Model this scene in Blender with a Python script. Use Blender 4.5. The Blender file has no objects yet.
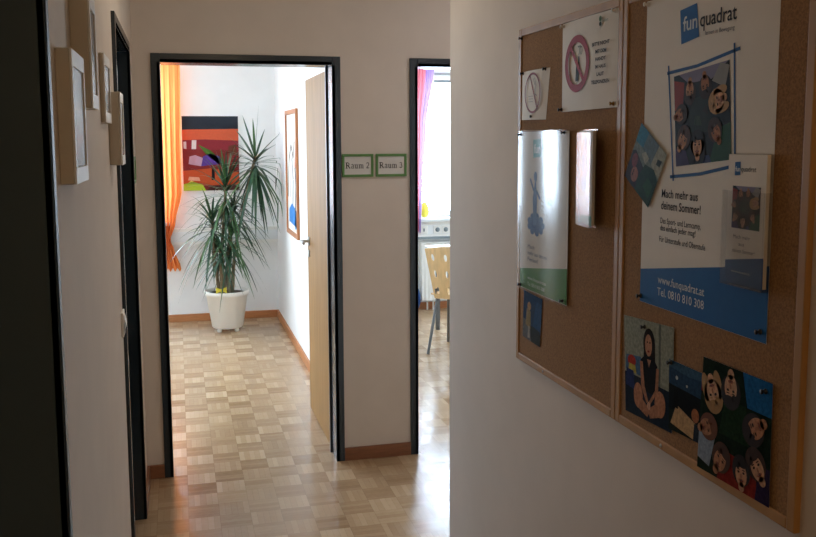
import bpy, bmesh, math, random
from mathutils import Vector, Matrix
random.seed(7)
SC = bpy.context.scene
COL = SC.collection
PI = math.pi

# ------------------------------------------------------------------ camera
F, PPY, YAW, PITCH, ROLL = 889.6213, 239.9246, .2525, -.1113, -.0038
cam = bpy.data.cameras.new('camera')
cam.sensor_fit = 'HORIZONTAL'; cam.sensor_width = 36.0
cam.lens = F / 816 * 36.0
cam.shift_y = (PPY - 268.5) / 816
cam.clip_start = .02
co = bpy.data.objects.new('camera', cam); COL.objects.link(co)
cy, sy, cp, sp, cr, sr = math.cos(YAW), math.sin(YAW), math.cos(PITCH), math.sin(PITCH), math.cos(ROLL), math.sin(ROLL)
R1 = Matrix(((cy, -sy, 0), (sy, cy, 0), (0, 0, 1)))
R2 = Matrix(((1, 0, 0), (0, cp, sp), (0, -sp, cp)))
R3 = Matrix(((cr, 0, sr), (0, 1, 0), (-sr, 0, cr)))
W2C = R3 @ R2 @ R1                      # rows: right, forward, up
r_, f_, u_ = W2C[0], W2C[1], W2C[2]
co.matrix_world = Matrix(((r_[0], u_[0], -f_[0], 0), (r_[1], u_[1], -f_[1], -4.4136), (r_[2], u_[2], -f_[2], 1.6515), (0, 0, 0, 1)))
SC.camera = co

# ------------------------------------------------------------------ sky, light, exposure
SKY_STRENGTH = 22.0
LAMPS = (  # unseen lamps put in to light the hall: x, y, strength, colour, label
    (.40, -1.35, 11.0, (1, .87, .70), 'unseen round ceiling lamp over the corridor in front of the doors'),
    (1.95, -.75, 17.0, (1, .94, 1.0), 'unseen round ceiling lamp added over the side passage to the right'),
    (.36, -5.0, 16.0, (1, .72, .42), 'unseen round ceiling lamp added over the corridor behind the camera'))
world = bpy.data.worlds.new('sky'); SC.world = world; world.use_nodes = True
bg = world.node_tree.nodes['Background']
bg.inputs[0].default_value = (.73, .93, 1.14, 1); bg.inputs[1].default_value = SKY_STRENGTH
SC.view_settings.view_transform = 'Standard'; SC.view_settings.look = 'None'
SC.view_settings.gamma = 1; SC.view_settings.use_curve_mapping = False
SC.view_settings.exposure = 0.0
SC.cycles.use_denoising = True
SC.cycles.max_bounces = 12; SC.cycles.diffuse_bounces = 6; SC.cycles.transparent_max_bounces = 12
SC.cycles.sample_clamp_indirect = 6.0

def portal(name, x0, x1, z0, z1, y):
    l = bpy.data.lights.new(name, 'AREA'); l.shape = 'RECTANGLE'; l.size = x1 - x0; l.size_y = z1 - z0
    l.cycles.is_portal = True
    o = bpy.data.objects.new(name, l); COL.objects.link(o)
    o.location = ((x0 + x1) / 2, y, (z0 + z1) / 2); o.rotation_euler = (-PI / 2, 0, 0)   # shines towards -Y

WIN2 = (-2.75, -.10, .93, 2.36)     # x0, x1, z0, z1 of the window of the room with the plant
WIN3 = (2.22, 4.20, .90, 2.30)      # and of the room with the chair
portal('daylight_portal', *WIN2, 4.12)
portal('daylight_portal', *WIN3, 4.12)

# ------------------------------------------------------------------ materials
def lin(c): return c / 12.92 if c <= .04045 else ((c + .055) / 1.055) ** 2.4
def rgb(h):
    if isinstance(h, str): return tuple(lin(int(h[i:i + 2], 16) / 255) for i in (0, 2, 4)) + (1,)
    return tuple(h) + (1,)
MATS = {}
def mat(name, color, rough=.6, metal=0, noise=0, scale=30, bump=0, spec=.5, coat=0, stretch=None, noise2=None):
    if name in MATS: return MATS[name]
    m = bpy.data.materials.new(name); m.use_nodes = True; MATS[name] = m
    nt = m.node_tree; b = nt.nodes['Principled BSDF']
    c = rgb(color)
    b.inputs['Base Color'].default_value = c; b.inputs['Roughness'].default_value = rough
    b.inputs['Metallic'].default_value = metal; b.inputs['Specular IOR Level'].default_value = spec
    b.inputs['Coat Weight'].default_value = coat
    if noise or bump:
        tc = nt.nodes.new('ShaderNodeTexCoord'); src = tc.outputs['Object']
        if stretch:
            mp = nt.nodes.new('ShaderNodeMapping'); mp.inputs['Scale'].default_value = stretch
            nt.links.new(src, mp.inputs[0]); src = mp.outputs[0]
        n = nt.nodes.new('ShaderNodeTexNoise'); n.inputs['Scale'].default_value = scale; n.inputs['Detail'].default_value = 5
        nt.links.new(src, n.inputs['Vector'])
        if noise:
            rp = nt.nodes.new('ShaderNodeValToRGB')
            rp.color_ramp.elements[0].position = .3; rp.color_ramp.elements[1].position = .7
            rp.color_ramp.elements[0].color = tuple(v * (1 - noise) for v in c[:3]) + (1,)
            rp.color_ramp.elements[1].color = rgb(noise2) if noise2 else tuple(min(1, v * (1 + noise)) for v in c[:3]) + (1,)
            nt.links.new(n.outputs[0], rp.inputs[0]); nt.links.new(rp.outputs[0], b.inputs['Base Color'])
        if bump:
            bp = nt.nodes.new('ShaderNodeBump'); bp.inputs['Strength'].default_value = bump; bp.inputs['Distance'].default_value = .002
            nt.links.new(n.outputs[0], bp.inputs['Height']); nt.links.new(bp.outputs[0], b.inputs['Normal'])
    return m

def clear_mat(name, gloss=.12, rough=.05, tint=(1, 1, 1), transmit=.95):
    m = bpy.data.materials.new(name); m.use_nodes = True; MATS[name] = m
    nt = m.node_tree; nt.nodes.clear()
    o = nt.nodes.new('ShaderNodeOutputMaterial'); mx = nt.nodes.new('ShaderNodeMixShader')
    t = nt.nodes.new('ShaderNodeBsdfTransparent'); g = nt.nodes.new('ShaderNodeBsdfGlossy')
    t.inputs[0].default_value = tuple(v * transmit for v in tint) + (1,); g.inputs['Roughness'].default_value = rough
    fr = nt.nodes.new('ShaderNodeLayerWeight'); fr.inputs['Blend'].default_value = .5
    pw = nt.nodes.new('ShaderNodeMath'); pw.operation = 'POWER'; pw.inputs[1].default_value = 4
    ml = nt.nodes.new('ShaderNodeMath'); ml.operation = 'MULTIPLY_ADD'; ml.inputs[1].default_value = .75; ml.inputs[2].default_value = gloss
    nt.links.new(fr.outputs['Facing'], pw.inputs[0]); nt.links.new(pw.outputs[0], ml.inputs[0]); nt.links.new(ml.outputs[0], mx.inputs[0]); nt.links.new(t.outputs[0], mx.inputs[1]); nt.links.new(g.outputs[0], mx.inputs[2])
    nt.links.new(mx.outputs[0], o.inputs[0])
    return m

def cloth_mat(name, color, trans=.5):
    m = bpy.data.materials.new(name); m.use_nodes = True; MATS[name] = m
    nt = m.node_tree; nt.nodes.clear()
    o = nt.nodes.new('ShaderNodeOutputMaterial'); mx = nt.nodes.new('ShaderNodeMixShader'); mx.inputs[0].default_value = trans
    d = nt.nodes.new('ShaderNodeBsdfDiffuse'); t = nt.nodes.new('ShaderNodeBsdfTranslucent')
    tc = nt.nodes.new('ShaderNodeTexCoord'); w = nt.nodes.new('ShaderNodeTexNoise'); w.inputs['Scale'].default_value = 400
    rp = nt.nodes.new('ShaderNodeValToRGB'); c = rgb(color)
    rp.color_ramp.elements[0].color = tuple(v * .9 for v in c[:3]) + (1,); rp.color_ramp.elements[1].color = c
    nt.links.new(tc.outputs['Object'], w.inputs['Vector']); nt.links.new(w.outputs[0], rp.inputs[0])
    for s in (d, t): nt.links.new(rp.outputs[0], s.inputs[0])
    nt.links.new(d.outputs[0], mx.inputs[1]); nt.links.new(t.outputs[0], mx.inputs[2]); nt.links.new(mx.outputs[0], o.inputs[0])
    return m

def parquet_mat():
    m = bpy.data.materials.new('mosaic parquet'); m.use_nodes = True
    nt = m.node_tree; b = nt.nodes['Principled BSDF']; N = nt.nodes.new; L = nt.links.new
    tc = N('ShaderNodeTexCoord'); sx = N('ShaderNodeSeparateXYZ'); L(tc.outputs['Object'], sx.inputs[0])
    def M(op, a, bb=None, c=None):
        n = N('ShaderNodeMath'); n.operation = op
        for i, v in enumerate((a, bb, c)):
            if v is None: continue
            if isinstance(v, (int, float)): n.inputs[i].default_value = v
            else: L(v, n.inputs[i])
        return n.outputs[0]
    T = .134
    X = M('DIVIDE', sx.outputs[0], T); Y = M('DIVIDE', sx.outputs[1], T)
    fx = M('FLOOR', X); fy = M('FLOOR', Y)
    px = M('SUBTRACT', X, fx); py = M('SUBTRACT', Y, fy)
    par = M('FLOORED_MODULO', M('ADD', fx, fy), 2)
    pos = M('ADD', M('MULTIPLY', px, par), M('MULTIPLY', py, M('SUBTRACT', 1, par)))     # across the strips of this square
    strip = M('FLOOR', M('MULTIPLY', pos, 5))
    sf = M('FRACT', M('MULTIPLY', pos, 5))
    def wn(a, bb, c):
        cx = N('ShaderNodeCombineXYZ')
        for i, v in enumerate((a, bb, c)):
            if isinstance(v, (int, float)): cx.inputs[i].default_value = v
            else: L(v, cx.inputs[i])
        w = N('ShaderNodeTexWhiteNoise'); L(cx.outputs[0], w.inputs['Vector']); return w.outputs['Value']
    rs = wn(fx, fy, strip); rt = wn(fx, fy, 77)
    gn = N('ShaderNodeTexNoise'); gn.inputs['Scale'].default_value = 40; gn.inputs['Detail'].default_value = 4
    L(tc.outputs['Object'], gn.inputs['Vector'])
    tone = M('ADD', M('ADD', M('MULTIPLY', rs, .22), M('MULTIPLY', rt, .30)), M('ADD', M('MULTIPLY', par, .20), M('MULTIPLY', gn.outputs[0], .2)))
    rp = N('ShaderNodeValToRGB'); e = rp.color_ramp.elements
    e[0].position = .15; e[0].color = rgb('9a7a5a'); e[1].position = .95; e[1].color = rgb('d0b593')
    mid = rp.color_ramp.elements.new(.55); mid.color = rgb('b69876')
    L(tone, rp.inputs[0])
    edge = M('MINIMUM', M('MINIMUM', px, M('SUBTRACT', 1, px)), M('MINIMUM', py, M('SUBTRACT', 1, py)))
    se = M('MINIMUM', sf, M('SUBTRACT', 1, sf))
    seam = M('MAXIMUM', M('LESS_THAN', edge, .008), M('LESS_THAN', se, .025))
    mx = N('ShaderNodeMix'); mx.data_type = 'RGBA'
    L(M('MULTIPLY', seam, .25), mx.inputs['Factor']); L(rp.outputs[0], mx.inputs[6]); mx.inputs[7].default_value = rgb('4a3018')
    L(mx.outputs[2], b.inputs['Base Color'])
    L(M('ADD', M('MULTIPLY', par, .06), M('ADD', M('MULTIPLY', gn.outputs[0], .10), .13)), b.inputs['Roughness'])
    bp = N('ShaderNodeBump'); bp.inputs['Strength'].default_value = .12; bp.inputs['Distance'].default_value = .001
    L(M('ADD', M('MULTIPLY', rs, .6), gn.outputs[0]), bp.inputs['Height']); L(bp.outputs[0], b.inputs['Normal'])
    b.inputs['Specular IOR Level'].default_value = .5
    return m

M_HALL = mat('hall wall paint', 'ddd2c6', .85, noise=.03, scale=6, bump=.08)
M_ROOM = mat('room wall paint', 'f1f0ee', .85, noise=.02, scale=6)
M_CEIL = mat('ceiling paint', 'ecebe8', .9, noise=.02, scale=8)
M_FLOOR = parquet_mat()
M_STEEL = mat('anthracite gloss paint', '26323a', .22, noise=.08, scale=3, spec=.6)
M_SKIRT = mat('reddish wood skirting', '8a5a3c', .45, noise=.15, scale=12, stretch=(1, 1, 8))
M_SKIRT2 = mat('orange wood skirting', 'b9794a', .45, noise=.12, scale=12, stretch=(1, 1, 8))
M_LEAFWOOD = mat('light beech veneer', 'a07a4c', .6, spec=.1, noise=.12, scale=5, stretch=(6, 6, .6))
M_DOORGREY = mat('dark door leaf laminate', '2e3638', .5, noise=.08, scale=4)
M_WHITE = mat('white plastic', 'eceae4', .4, noise=.02, scale=20)
M_CREAM = mat('cream lacquer', 'cbc1b0', .6, noise=.04, scale=12)
M_METAL = mat('brushed metal', 'b4b4b2', .35, metal=.6, noise=.05, scale=40)
M_PINE = mat('pine frame', 'ae8048', .5, noise=.18, scale=14, stretch=(1, 1, .25))
M_CORK = mat('cork', '946d43', .95, noise=.28, scale=260, bump=.3)
M_PAPER = mat('white paper', 'e4ddd0', .7, noise=.02, scale=15)
M_GLOSSP = mat('photo paper', 'dcd8d0', .35)
M_BLACK = mat('black plastic', '0e0e0f', .35, noise=.05, scale=30)
M_GLASS = clear_mat('window glass', .04, .0, (1, 1, 1), .98)
M_ACRYL = clear_mat('clear acrylic', .02, .14, (1, 1, 1), .93)
M_SLEEVE = clear_mat('plastic sleeve', .03, .2, (1, 1, 1), .95)
def ink(h, rough=.6): return mat('ink %s %.2f' % (h, rough), h, rough, noise=.28 if rough < .5 else .04, scale=140 if rough < .5 else 60, spec=.02 if rough < .5 else .12)

# ------------------------------------------------------------------ mesh builder
class MB:
    def __init__(s): s.v = []; s.f = []; s.m = []; s.mats = []; s.smooth = []
    def mi(s, m):
        if m not in s.mats: s.mats.append(m)
        return s.mats.index(m)
    def add(s, vs, fs, m, smooth=False):
        b = len(s.v); s.v += [Vector(p) for p in vs]; k = s.mi(m)
        for f in fs: s.f.append([i + b for i in f]); s.m.append(k); s.smooth.append(smooth)
        return s
    def box(s, x0, x1, y0, y1, z0, z1, m, M=None):
        vs = [Vector(p) for p in ((x0, y0, z0), (x1, y0, z0), (x1, y1, z0), (x0, y1, z0), (x0, y0, z1), (x1, y0, z1), (x1, y1, z1), (x0, y1, z1))]
        if M: vs = [M @ p for p in vs]
        return s.add(vs, [(0, 3, 2, 1), (4, 5, 6, 7), (0, 1, 5, 4), (1, 2, 6, 5), (2, 3, 7, 6), (3, 0, 4, 7)], m)
    def tube(s, pts, r, m, n=10, cap=True):
        pts = [Vector(p) for p in pts]; rs = r if isinstance(r, (list, tuple)) else [r] * len(pts)
        vs = []; fs = []; ref = None
        for i, p in enumerate(pts):
            d = (pts[min(i + 1, len(pts) - 1)] - pts[max(i - 1, 0)]).normalized()
            if ref is None: ref = d.orthogonal().normalized()
            a = (ref - d * ref.dot(d)).normalized(); ref = a; c = d.cross(a)
            for k in range(n):
                t = 2 * PI * k / n; vs.append(p + (a * math.cos(t) + c * math.sin(t)) * rs[i])
        for i in range(len(pts) - 1):
            for k in range(n): fs.append((i * n + k, i * n + (k + 1) % n, (i + 1) * n + (k + 1) % n, (i + 1) * n + k))
        s.add(vs, fs, m, True)
        if cap:
            s.add(vs[:n], [tuple(range(n))[::-1]], m); s.add(vs[-n:], [tuple(range(n))], m)
        return s
    def lathe(s, prof, m, M=None, n=24, smooth=True):
        M = M or Matrix(); vs = []; fs = []
        for r, z in prof:
            for k in range(n):
                t = 2 * PI * k / n; vs.append(M @ Vector((r * math.cos(t), r * math.sin(t), z)))
        for i in range(len(prof) - 1):
            for k in range(n): fs.append((i * n + k, i * n + (k + 1) % n, (i + 1) * n + (k + 1) % n, (i + 1) * n + k))
        return s.add(vs, fs, m, smooth)
    def grid(s, fn, nu, nv, m, smooth=True):
        vs = [fn(i / nu, j / nv) for j in range(nv + 1) for i in range(nu + 1)]
        fs = [(j * (nu + 1) + i, j * (nu + 1) + i + 1, (j + 1) * (nu + 1) + i + 1, (j + 1) * (nu + 1) + i) for j in range(nv) for i in range(nu)]
        return s.add(vs, fs, m, smooth)
    def build(s, name, parent=None, origin=None, bevel=0, solid=0, label=None):
        me = bpy.data.meshes.new(name)
        if parent is not None: org = parent.matrix_world_loc if hasattr(parent, 'matrix_world_loc') else ORG[parent.name]
        else: org = Vector(origin) if origin is not None else Vector((0, 0, 0))
        me.from_pydata([v - org for v in s.v], [], s.f)
        for m in s.mats: me.materials.append(m)
        for p, k, sm in zip(me.polygons, s.m, s.smooth): p.material_index = k; p.use_smooth = sm
        me.update()
        o = bpy.data.objects.new(name, me); COL.objects.link(o)
        if parent is not None: o.parent = parent; ORG[o.name] = org
        else: o.location = org; ORG[o.name] = org
        if bevel:
            b = o.modifiers.new('bevel', 'BEVEL'); b.width = bevel; b.segments = 2; b.limit_method = 'ANGLE'; b.harden_normals = False
        if solid:
            b = o.modifiers.new('solidify', 'SOLIDIFY'); b.thickness = solid; b.offset = 0
        if label: o['label'] = label
        return o
ORG = {}
def thing(name, label, cat, loc, group=None):
    o = bpy.data.objects.new(name, None); COL.objects.link(o); o.location = loc; o.empty_display_size = .05
    ORG[o.name] = Vector(loc); o['label'] = label; o['category'] = cat
    if group: o['group'] = group
    return o
def tag(o, label, cat, group=None):
    o['label'] = label; o['category'] = cat
    if group: o['group'] = group
    return o
def struct(o): o['kind'] = 'structure'; return o
def sempty(name, loc):
    o = bpy.data.objects.new(name, None); COL.objects.link(o); o.location = loc; o.empty_display_size = .05
    ORG[o.name] = Vector(loc); o['kind'] = 'structure'; return o

# ------------------------------------------------------------------ the shell
XL, XR = -.19, .9145            # corridor walls
YB = 3.925                      # facade wall of the two rooms
ZC = 2.62
struct(MB().box(-3.4, 5.0, -6.7, 4.2, -.1, 0, M_FLOOR).build('floor'))
struct(MB().box(-3.4, 5.0, -6.7, 4.2, ZC, ZC + .1, M_CEIL).build('ceiling'))

def wall_x(name, x0, x1, y0, y1, m, holes=(), along='x'):
    """a straight wall with rectangular holes (a, b, z0, z1) along its length"""
    b = MB(); lo, hi = (x0, x1) if along == 'x' else (y0, y1)
    def bx(a, c, z0, z1):
        if c - a < 1e-5 or z1 - z0 < 1e-5: return
        if along == 'x': b.box(a, c, y0, y1, z0, z1, m)
        else: b.box(x0, x1, a, c, z0, z1, m)
    at = lo
    for a, c, z0, z1 in sorted(holes):
        bx(at, a, 0, ZC); bx(a, c, 0, z0); bx(a, c, z1, ZC); at = c
    bx(at, hi, 0, ZC)
    return struct(b.build(name))
FW, LIN, DH = .042, .018, 2.022     # steel frame: face width, lining thickness, clear height
D1 = (-.066, .752); D2 = (1.190, 2.010)               # clear openings in the wall facing the camera
D3 = (-1.350, -.492); D4 = (-3.860, -3.018)           # in the left wall
TH = .14
def hole(d): return (d[0] - LIN, d[1] + LIN, 0, DH + LIN)
# the wall facing the camera: hall side painted like the hall, room side like the rooms
wall_x('wall_back', XL - TH, 5.0, 0, TH / 2, M_HALL, [hole(D1), hole(D2)])
wall_x('wall_back_room_side', -3.3, 5.0, TH / 2, TH, M_ROOM, [hole(D1), hole(D2)])
wall_x('wall_left', XL - TH, XL, -6.6, 0, M_HALL, [hole(D3), hole(D4)], 'y')
wall_x('wall_right', XR, XR + .12, -6.6, -1.456, M_HALL, (), 'y')
wall_x('wall_side_passage', XR + .12, 4.0, -1.576, -1.456, M_HALL)
wall_x('wall_side_end', 4.0, 4.1, -1.456, 0, M_HALL, (), 'y')
wall_x('wall_behind', XL - TH, XR + .12, -6.7, -6.6, M_HALL)
wall_x('wall_room_divider', .885, 1.0, TH, YB, M_ROOM, (), 'y')
wall_x('wall_facade', -3.3, 5.0, YB, 4.1, M_ROOM, [WIN2, WIN3])
wall_x('wall_far_left', -3.3, -3.2, TH, YB, M_ROOM, (), 'y')
wall_x('wall_far_right', 4.6, 4.7, TH, YB, M_ROOM, (), 'y')

# skirting boards
struct(MB().box(D1[1] + FW, D2[0] - FW, -.014, 0, 0, .068, M_SKIRT).build('baseboard_back', bevel=.003))
struct(MB().box(XL, D1[0] - FW, -.014, 0, 0, .068, M_SKIRT).build('baseboard_back_left', bevel=.003))
b = MB()
for a, c in ((-6.6, D4[0] - FW), (D4[1] + FW, D3[0] - FW), (D3[1] + FW, -.014)): b.box(XL, XL + .014, a, c, 0, .068, M_SKIRT)
struct(b.build('baseboard_left', bevel=.003))
struct(MB().box(XR - .014, XR, -6.6, -1.456, 0, .068, M_SKIRT).build('baseboard_right', bevel=.003))
struct(MB().box(.869, .885, TH + .02, YB, 0, .068, M_SKIRT2).build('baseboard_room_right', bevel=.003))
struct(MB().box(-3.2, .869, YB - .016, YB, 0, .068, M_SKIRT2).build('baseboard_room_back', bevel=.003))
struct(MB().box(1.0, 4.6, YB - .016, YB, 0, .068, M_SKIRT2).build('baseboard_far_room', bevel=.003))

# ------------------------------------------------------------------ steel door frames
def frame(b, d, axis, face, deep, proud=.012):
    """wrap-around steel frame; face = coordinate of the hall-side wall face, deep = of the other face"""
    s = 1 if deep > face else -1
    def bx(a, c, n0, n1, z0, z1):
        n0, n1 = min(n0, n1), max(n0, n1)
        if axis == 'x': b.box(a, c, n0, n1, z0, z1, M_STEEL)
        else: b.box(n0, n1, a, c, z0, z1, M_STEEL)
    a, c = d
    for n0, n1 in ((face - s * proud, face + s * .001), (deep - s * .001, deep + s * proud)):
        bx(a - FW, a, n0, n1, 0, DH + FW); bx(c, c + FW, n0, n1, 0, DH + FW); bx(a, c, n0, n1, DH, DH + FW)
    n0, n1 = face - s * proud, deep + s * proud
    bx(a - LIN + .001, a, n0, n1, 0, DH); bx(c, c + LIN - .001, n0, n1, 0, DH); bx(a, c, n0, n1, DH, DH + LIN - .001)
def lever(b, p, out, along, m):
    """door handle: rose, neck and lever; out = direction off the leaf, along = direction of the lever"""
    p, out, along = Vector(p), Vector(out), Vector(along)
    b.tube([p, p + out * .008], .026, m, 16)
    b.tube([p, p + out * .05], .009, m); b.tube([p + out * .05 - along * .006, p + out * .05 + along * .115], .009, m)

d1 = sempty('door_1', ((D1[0] + D1[1]) / 2, TH / 2, 0))
b = MB(); frame(b, D1, 'x', 0, TH); b.build('frame', d1, bevel=.002)
b = MB(); b.box(D1[1] - .010, D1[1], .134, .150, .0, DH, M_BLACK); b.build('hinge_gap_shade', d1)  # black strip standing in for the shadow in the hinge gap
lf = MB().box(.757, .797, .165, .975, .006, 2.012, M_LEAFWOOD).build('leaf', d1, bevel=.002, label='light beech veneer leaf standing open')
b = MB(); lever(b, (.757, .905, 1.05), (-1, 0, 0), (0, -1, 0), M_METAL); b.tube([(.757, .905, .975), (.75, .905, .975)], .022, M_METAL, 16); b.build('handle', lf, label='metal lever handle')
b = MB()
for z in (.25, 1.75): b.tube([(.763, .157, z - .05), (.763, .157, z + .05)], .008, M_METAL)
b.build('hinge', lf)
d2 = sempty('door_2', ((D2[0] + D2[1]) / 2, TH / 2, 0))
b = MB(); frame(b, D2, 'x', 0, TH); b.build('frame', d2, bevel=.002)
d3 = sempty('door_3', (XL - TH / 2, (D3[0] + D3[1]) / 2, 0))
b = MB(); frame(b, D3, 'y', XL, XL - TH); b.build('frame', d3, bevel=.002)
MB().box(XL - TH - .005, XL - TH + .035, D3[0] + .002, D3[1] - .002, .006, DH - .004, M_DOORGREY).build('leaf', d3, bevel=.002)
d4 = sempty('door_4', (XL - TH / 2, (D4[0] + D4[1]) / 2, 0))
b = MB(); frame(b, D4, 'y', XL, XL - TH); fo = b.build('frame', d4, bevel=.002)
fo.data.materials[0] = mat('near frame paint lightened for missing light', '4c5a60', .4, noise=.06, scale=3)  # lighter copy of the anthracite paint, making up for missing light here
MB().box(XL - TH - .005, XL - TH + .035, D4[0] + .002, D4[1] - .002, .006, DH - .004, M_DOORGREY).build('leaf', d4, bevel=.002)

# ------------------------------------------------------------------ windows
M_WINF = mat('white window frame', 'e6e8e8', .4, noise=.02, scale=10)
def window(name, w, n):
    x0, x1, z0, z1 = w; e = sempty(name, ((x0 + x1) / 2, 4.03, z0))
    b = MB(); t = .06
    b.box(x0, x1, 4.0, 4.06, z0, z0 + t, M_WINF); b.box(x0, x1, 4.0, 4.06, z1 - t, z1, M_WINF)
    for k in range(n + 1):
        x = x0 + (x1 - x0 - t) * k / n; b.box(x, x + t, 4.0, 4.06, z0 + t, z1 - t, M_WINF)
    b.build('window_frame', e, bevel=.004)
    MB().box(x0 + .01, x1 - .01, 4.028, 4.034, z0 + .01, z1 - .01, M_GLASS).build('pane', e)
    MB().box(x0 - .02, x1 + .02, YB - .12, 4.0, z0 - .03, z0 + .001, M_WINF).build('window_sill', e, bevel=.006)
window('window_1', WIN2, 3); window('window_2', WIN3, 2)

# ------------------------------------------------------------------ unseen ceiling lamps, put in to light the hall
for lx, ly, st, colr, lab in LAMPS:
    me_ = bpy.data.materials.new('unseen lamp diffuser'); me_.use_nodes = True
    pb = me_.node_tree.nodes['Principled BSDF']; pb.inputs['Base Color'].default_value = (.9, .88, .84, 1)
    pb.inputs['Emission Color'].default_value = colr + (1,); pb.inputs['Emission Strength'].default_value = st
    cl = thing('unseen_lamp', lab, 'lamp', (lx, ly, ZC), 'unseen ceiling lamps of the corridor')
    LM = Matrix.Translation((lx, ly, ZC))
    MB().lathe([(0, -.001), (.19, -.001), (.19, -.04), (.175, -.04)], M_WHITE, LM, 40).build('lamp_base', cl)
    MB().lathe([(.175, -.035), (.17, -.06), (.13, -.085), (.07, -.097), (0, -.1)], me_, LM, 40).build('diffuser', cl)

# ------------------------------------------------------------------ curtains
def curtain(name, label, xs, y, z0, z1, parts, mtl_of, fold=14, amp=.022, seed=0):
    rnd = random.Random(seed); ph = [rnd.random() * 6 for _ in range(4)]
    b = MB(); nu, nv = 120, 40
    def edges(v):                       # v 0 bottom .. 1 top; parts = [(v, xl, xr)]
        for (va, la, ra), (vb, lb, rb) in zip(parts, parts[1:]):
            if v <= vb + 1e-9:
                t = (v - va) / (vb - va); t = t * t * (3 - 2 * t)
                return la + (lb - la) * t, ra + (rb - ra) * t
        return parts[-1][1:]
    def P(u, v):
        l, r = edges(v); wdt = r - l
        a = amp * (.55 + .45 * math.sin(ph[0] + 3 * v))
        yy = y + a * math.sin(u * fold * PI + ph[1] + .5 * math.sin(v * 4)) + .35 * a * math.sin(u * fold * 2.3 * PI + ph[2])
        return Vector((l + wdt * u, yy, z0 + (z1 - z0) * v + .012 * math.sin(u * fold * PI + ph[3]) * (1 - v)))
    for j in range(nv):
        for i in range(nu):
            vs = [P(i / nu, j / nv), P((i + 1) / nu, j / nv), P((i + 1) / nu, (j + 1) / nv), P(i / nu, (j + 1) / nv)]
            b.add(vs, [(0, 1, 2, 3)], mtl_of((i + .5) / nu), True)
    o = b.build(name, origin=((parts[0][1] + parts[0][2]) / 2, y, z0))
    bm = bmesh.new(); bm.from_mesh(o.data); bmesh.ops.remove_doubles(bm, verts=bm.verts, dist=1e-5); bm.to_mesh(o.data); bm.free()
    for p in o.data.polygons: p.use_smooth = True
    return tag(o, label, 'curtain')
M_OR = cloth_mat('orange curtain cloth', 'f59a58', .45); M_PK = cloth_mat('pink curtain cloth', 'de808c', .25); M_PU = cloth_mat('violet curtain cloth', 'b496d2', .25)
curtain('curtain', 'orange curtain gathered at its lower end beside the window', None, 3.80, .50, 2.45,
        [(0, -.26, .005), (.10, -.19, -.055), (.135, -.165, -.085), (.22, -.22, -.03), (.36, -.29, .03), (1, -.31, .048)], lambda u: M_OR, 13, .02, 3)
curtain('curtain', 'pink and violet curtain drawn to the left side of the bright window', None, 3.80, .78, 2.36,
        [(0, 2.19, 2.25), (.3, 2.18, 2.265), (.6, 2.17, 2.30), (1, 2.17, 2.385)], lambda u: M_PK if u < .62 else M_PU, 9, .018, 5)
for x0, x1, z, lab in ((-2.9, .1, 2.47, 'white curtain rail above the orange curtain'), (2.05, 4.3, 2.38, 'white curtain rail above the pink and violet curtain')):
    r = thing('curtain_rail', lab, 'curtain rail', ((x0 + x1) / 2, 3.80, z))
    MB().tube([(x0, 3.80, z), (x1, 3.80, z)], .012, M_WHITE).build('rail', r)
    for x in (x0 + .1, x1 - .04): MB().box(x - .012, x + .012, 3.80, YB - .001, z - .012, z + .012, M_WHITE).build('bracket', r)

# ------------------------------------------------------------------ cable ducts and radiator
def duct(label, x0, x1):
    t = thing('cable_duct', label, 'cable duct', ((x0 + x1) / 2, YB, .715))
    MB().box(x0, x1, YB - .065, YB - .0015, .715, .865, M_WHITE).build('channel', t, bevel=.004)
    MB().box(x0 + .002, x1 - .002, YB - .069, YB - .064, .745, .835, M_WINF).build('cover', t, bevel=.002)
    return t
M_TRIMG = mat('grey trim', '7f898c', .5, noise=.03, scale=10)
duct('long white cable duct on the back wall behind the potted plant', -3.198, .883)
dt = duct('white cable duct with sockets under the bright window', 1.002, 4.598)
MB().box(1.004, 4.596, YB - .072, YB - .064, .7, .722, M_TRIMG).build('lower_edge', dt, label='grey lower edge strip')
def socket(x, label, k):
    t = thing('socket', label, 'socket', (x, YB - .07, .79))
    MB().box(x - .04, x + .04, YB - .078, YB - .069, .75, .83, M_WHITE).build('plate', t, bevel=.004)
    if k: 
        b = MB(); b.lathe([(.022, .0), (.022, -.006), (0, -.006)], M_TRIMG, Matrix.Translation((x, YB - .079, .79)) @ Matrix.Rotation(-PI / 2, 4, 'X'), 20)
        b.build('insert', t)
    else: MB().box(x - .008, x + .008, YB - .082, YB - .077, .775, .805, M_TRIMG).build('rocker', t, bevel=.002)
socket(2.292, 'small switch plate on the duct left of the two sockets', 0)
socket(2.428, 'left one of the two round sockets on the white cable duct', 1)
socket(2.512, 'right one of the two round sockets on the white cable duct', 1)

rad = thing('radiator', 'white panel radiator under the cable duct behind the chair', 'radiator', (3.1, 3.86, .08))
b = MB(); x0, x1 = 2.262, 3.9
n = 40
def rp(u, v):
    x = x0 + (x1 - x0) * u; k = (u * n) % 1
    return Vector((x, 3.815 + .003 * (abs(k - .5) < .28), .1 + .56 * v))
b.grid(lambda u, v: rp(u, v), 400, 2, M_WHITE, False); b.build('front_panel', rad)
MB().box(x0, x1, 3.823, 3.9, .1, .66, M_WHITE).build('convector_body', rad, bevel=.004)
b = MB(); b.box(x0 - .002, x1 + .002, 3.81, 3.9, .655, .668, M_WHITE); b.build('top_grille', rad)
for xx in (2.4, 3.75): MB().box(xx - .015, xx + .015, 3.83, YB - .0015, .3, .34, M_WHITE).build('bracket', rad)
b = MB(); b.tube([(2.33, 3.87, 0), (2.33, 3.87, .11)], .009, M_WHITE); b.tube([(2.39, 3.87, 0), (2.39, 3.87, .11)], .009, M_WHITE); b.build('pipe', rad)

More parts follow.
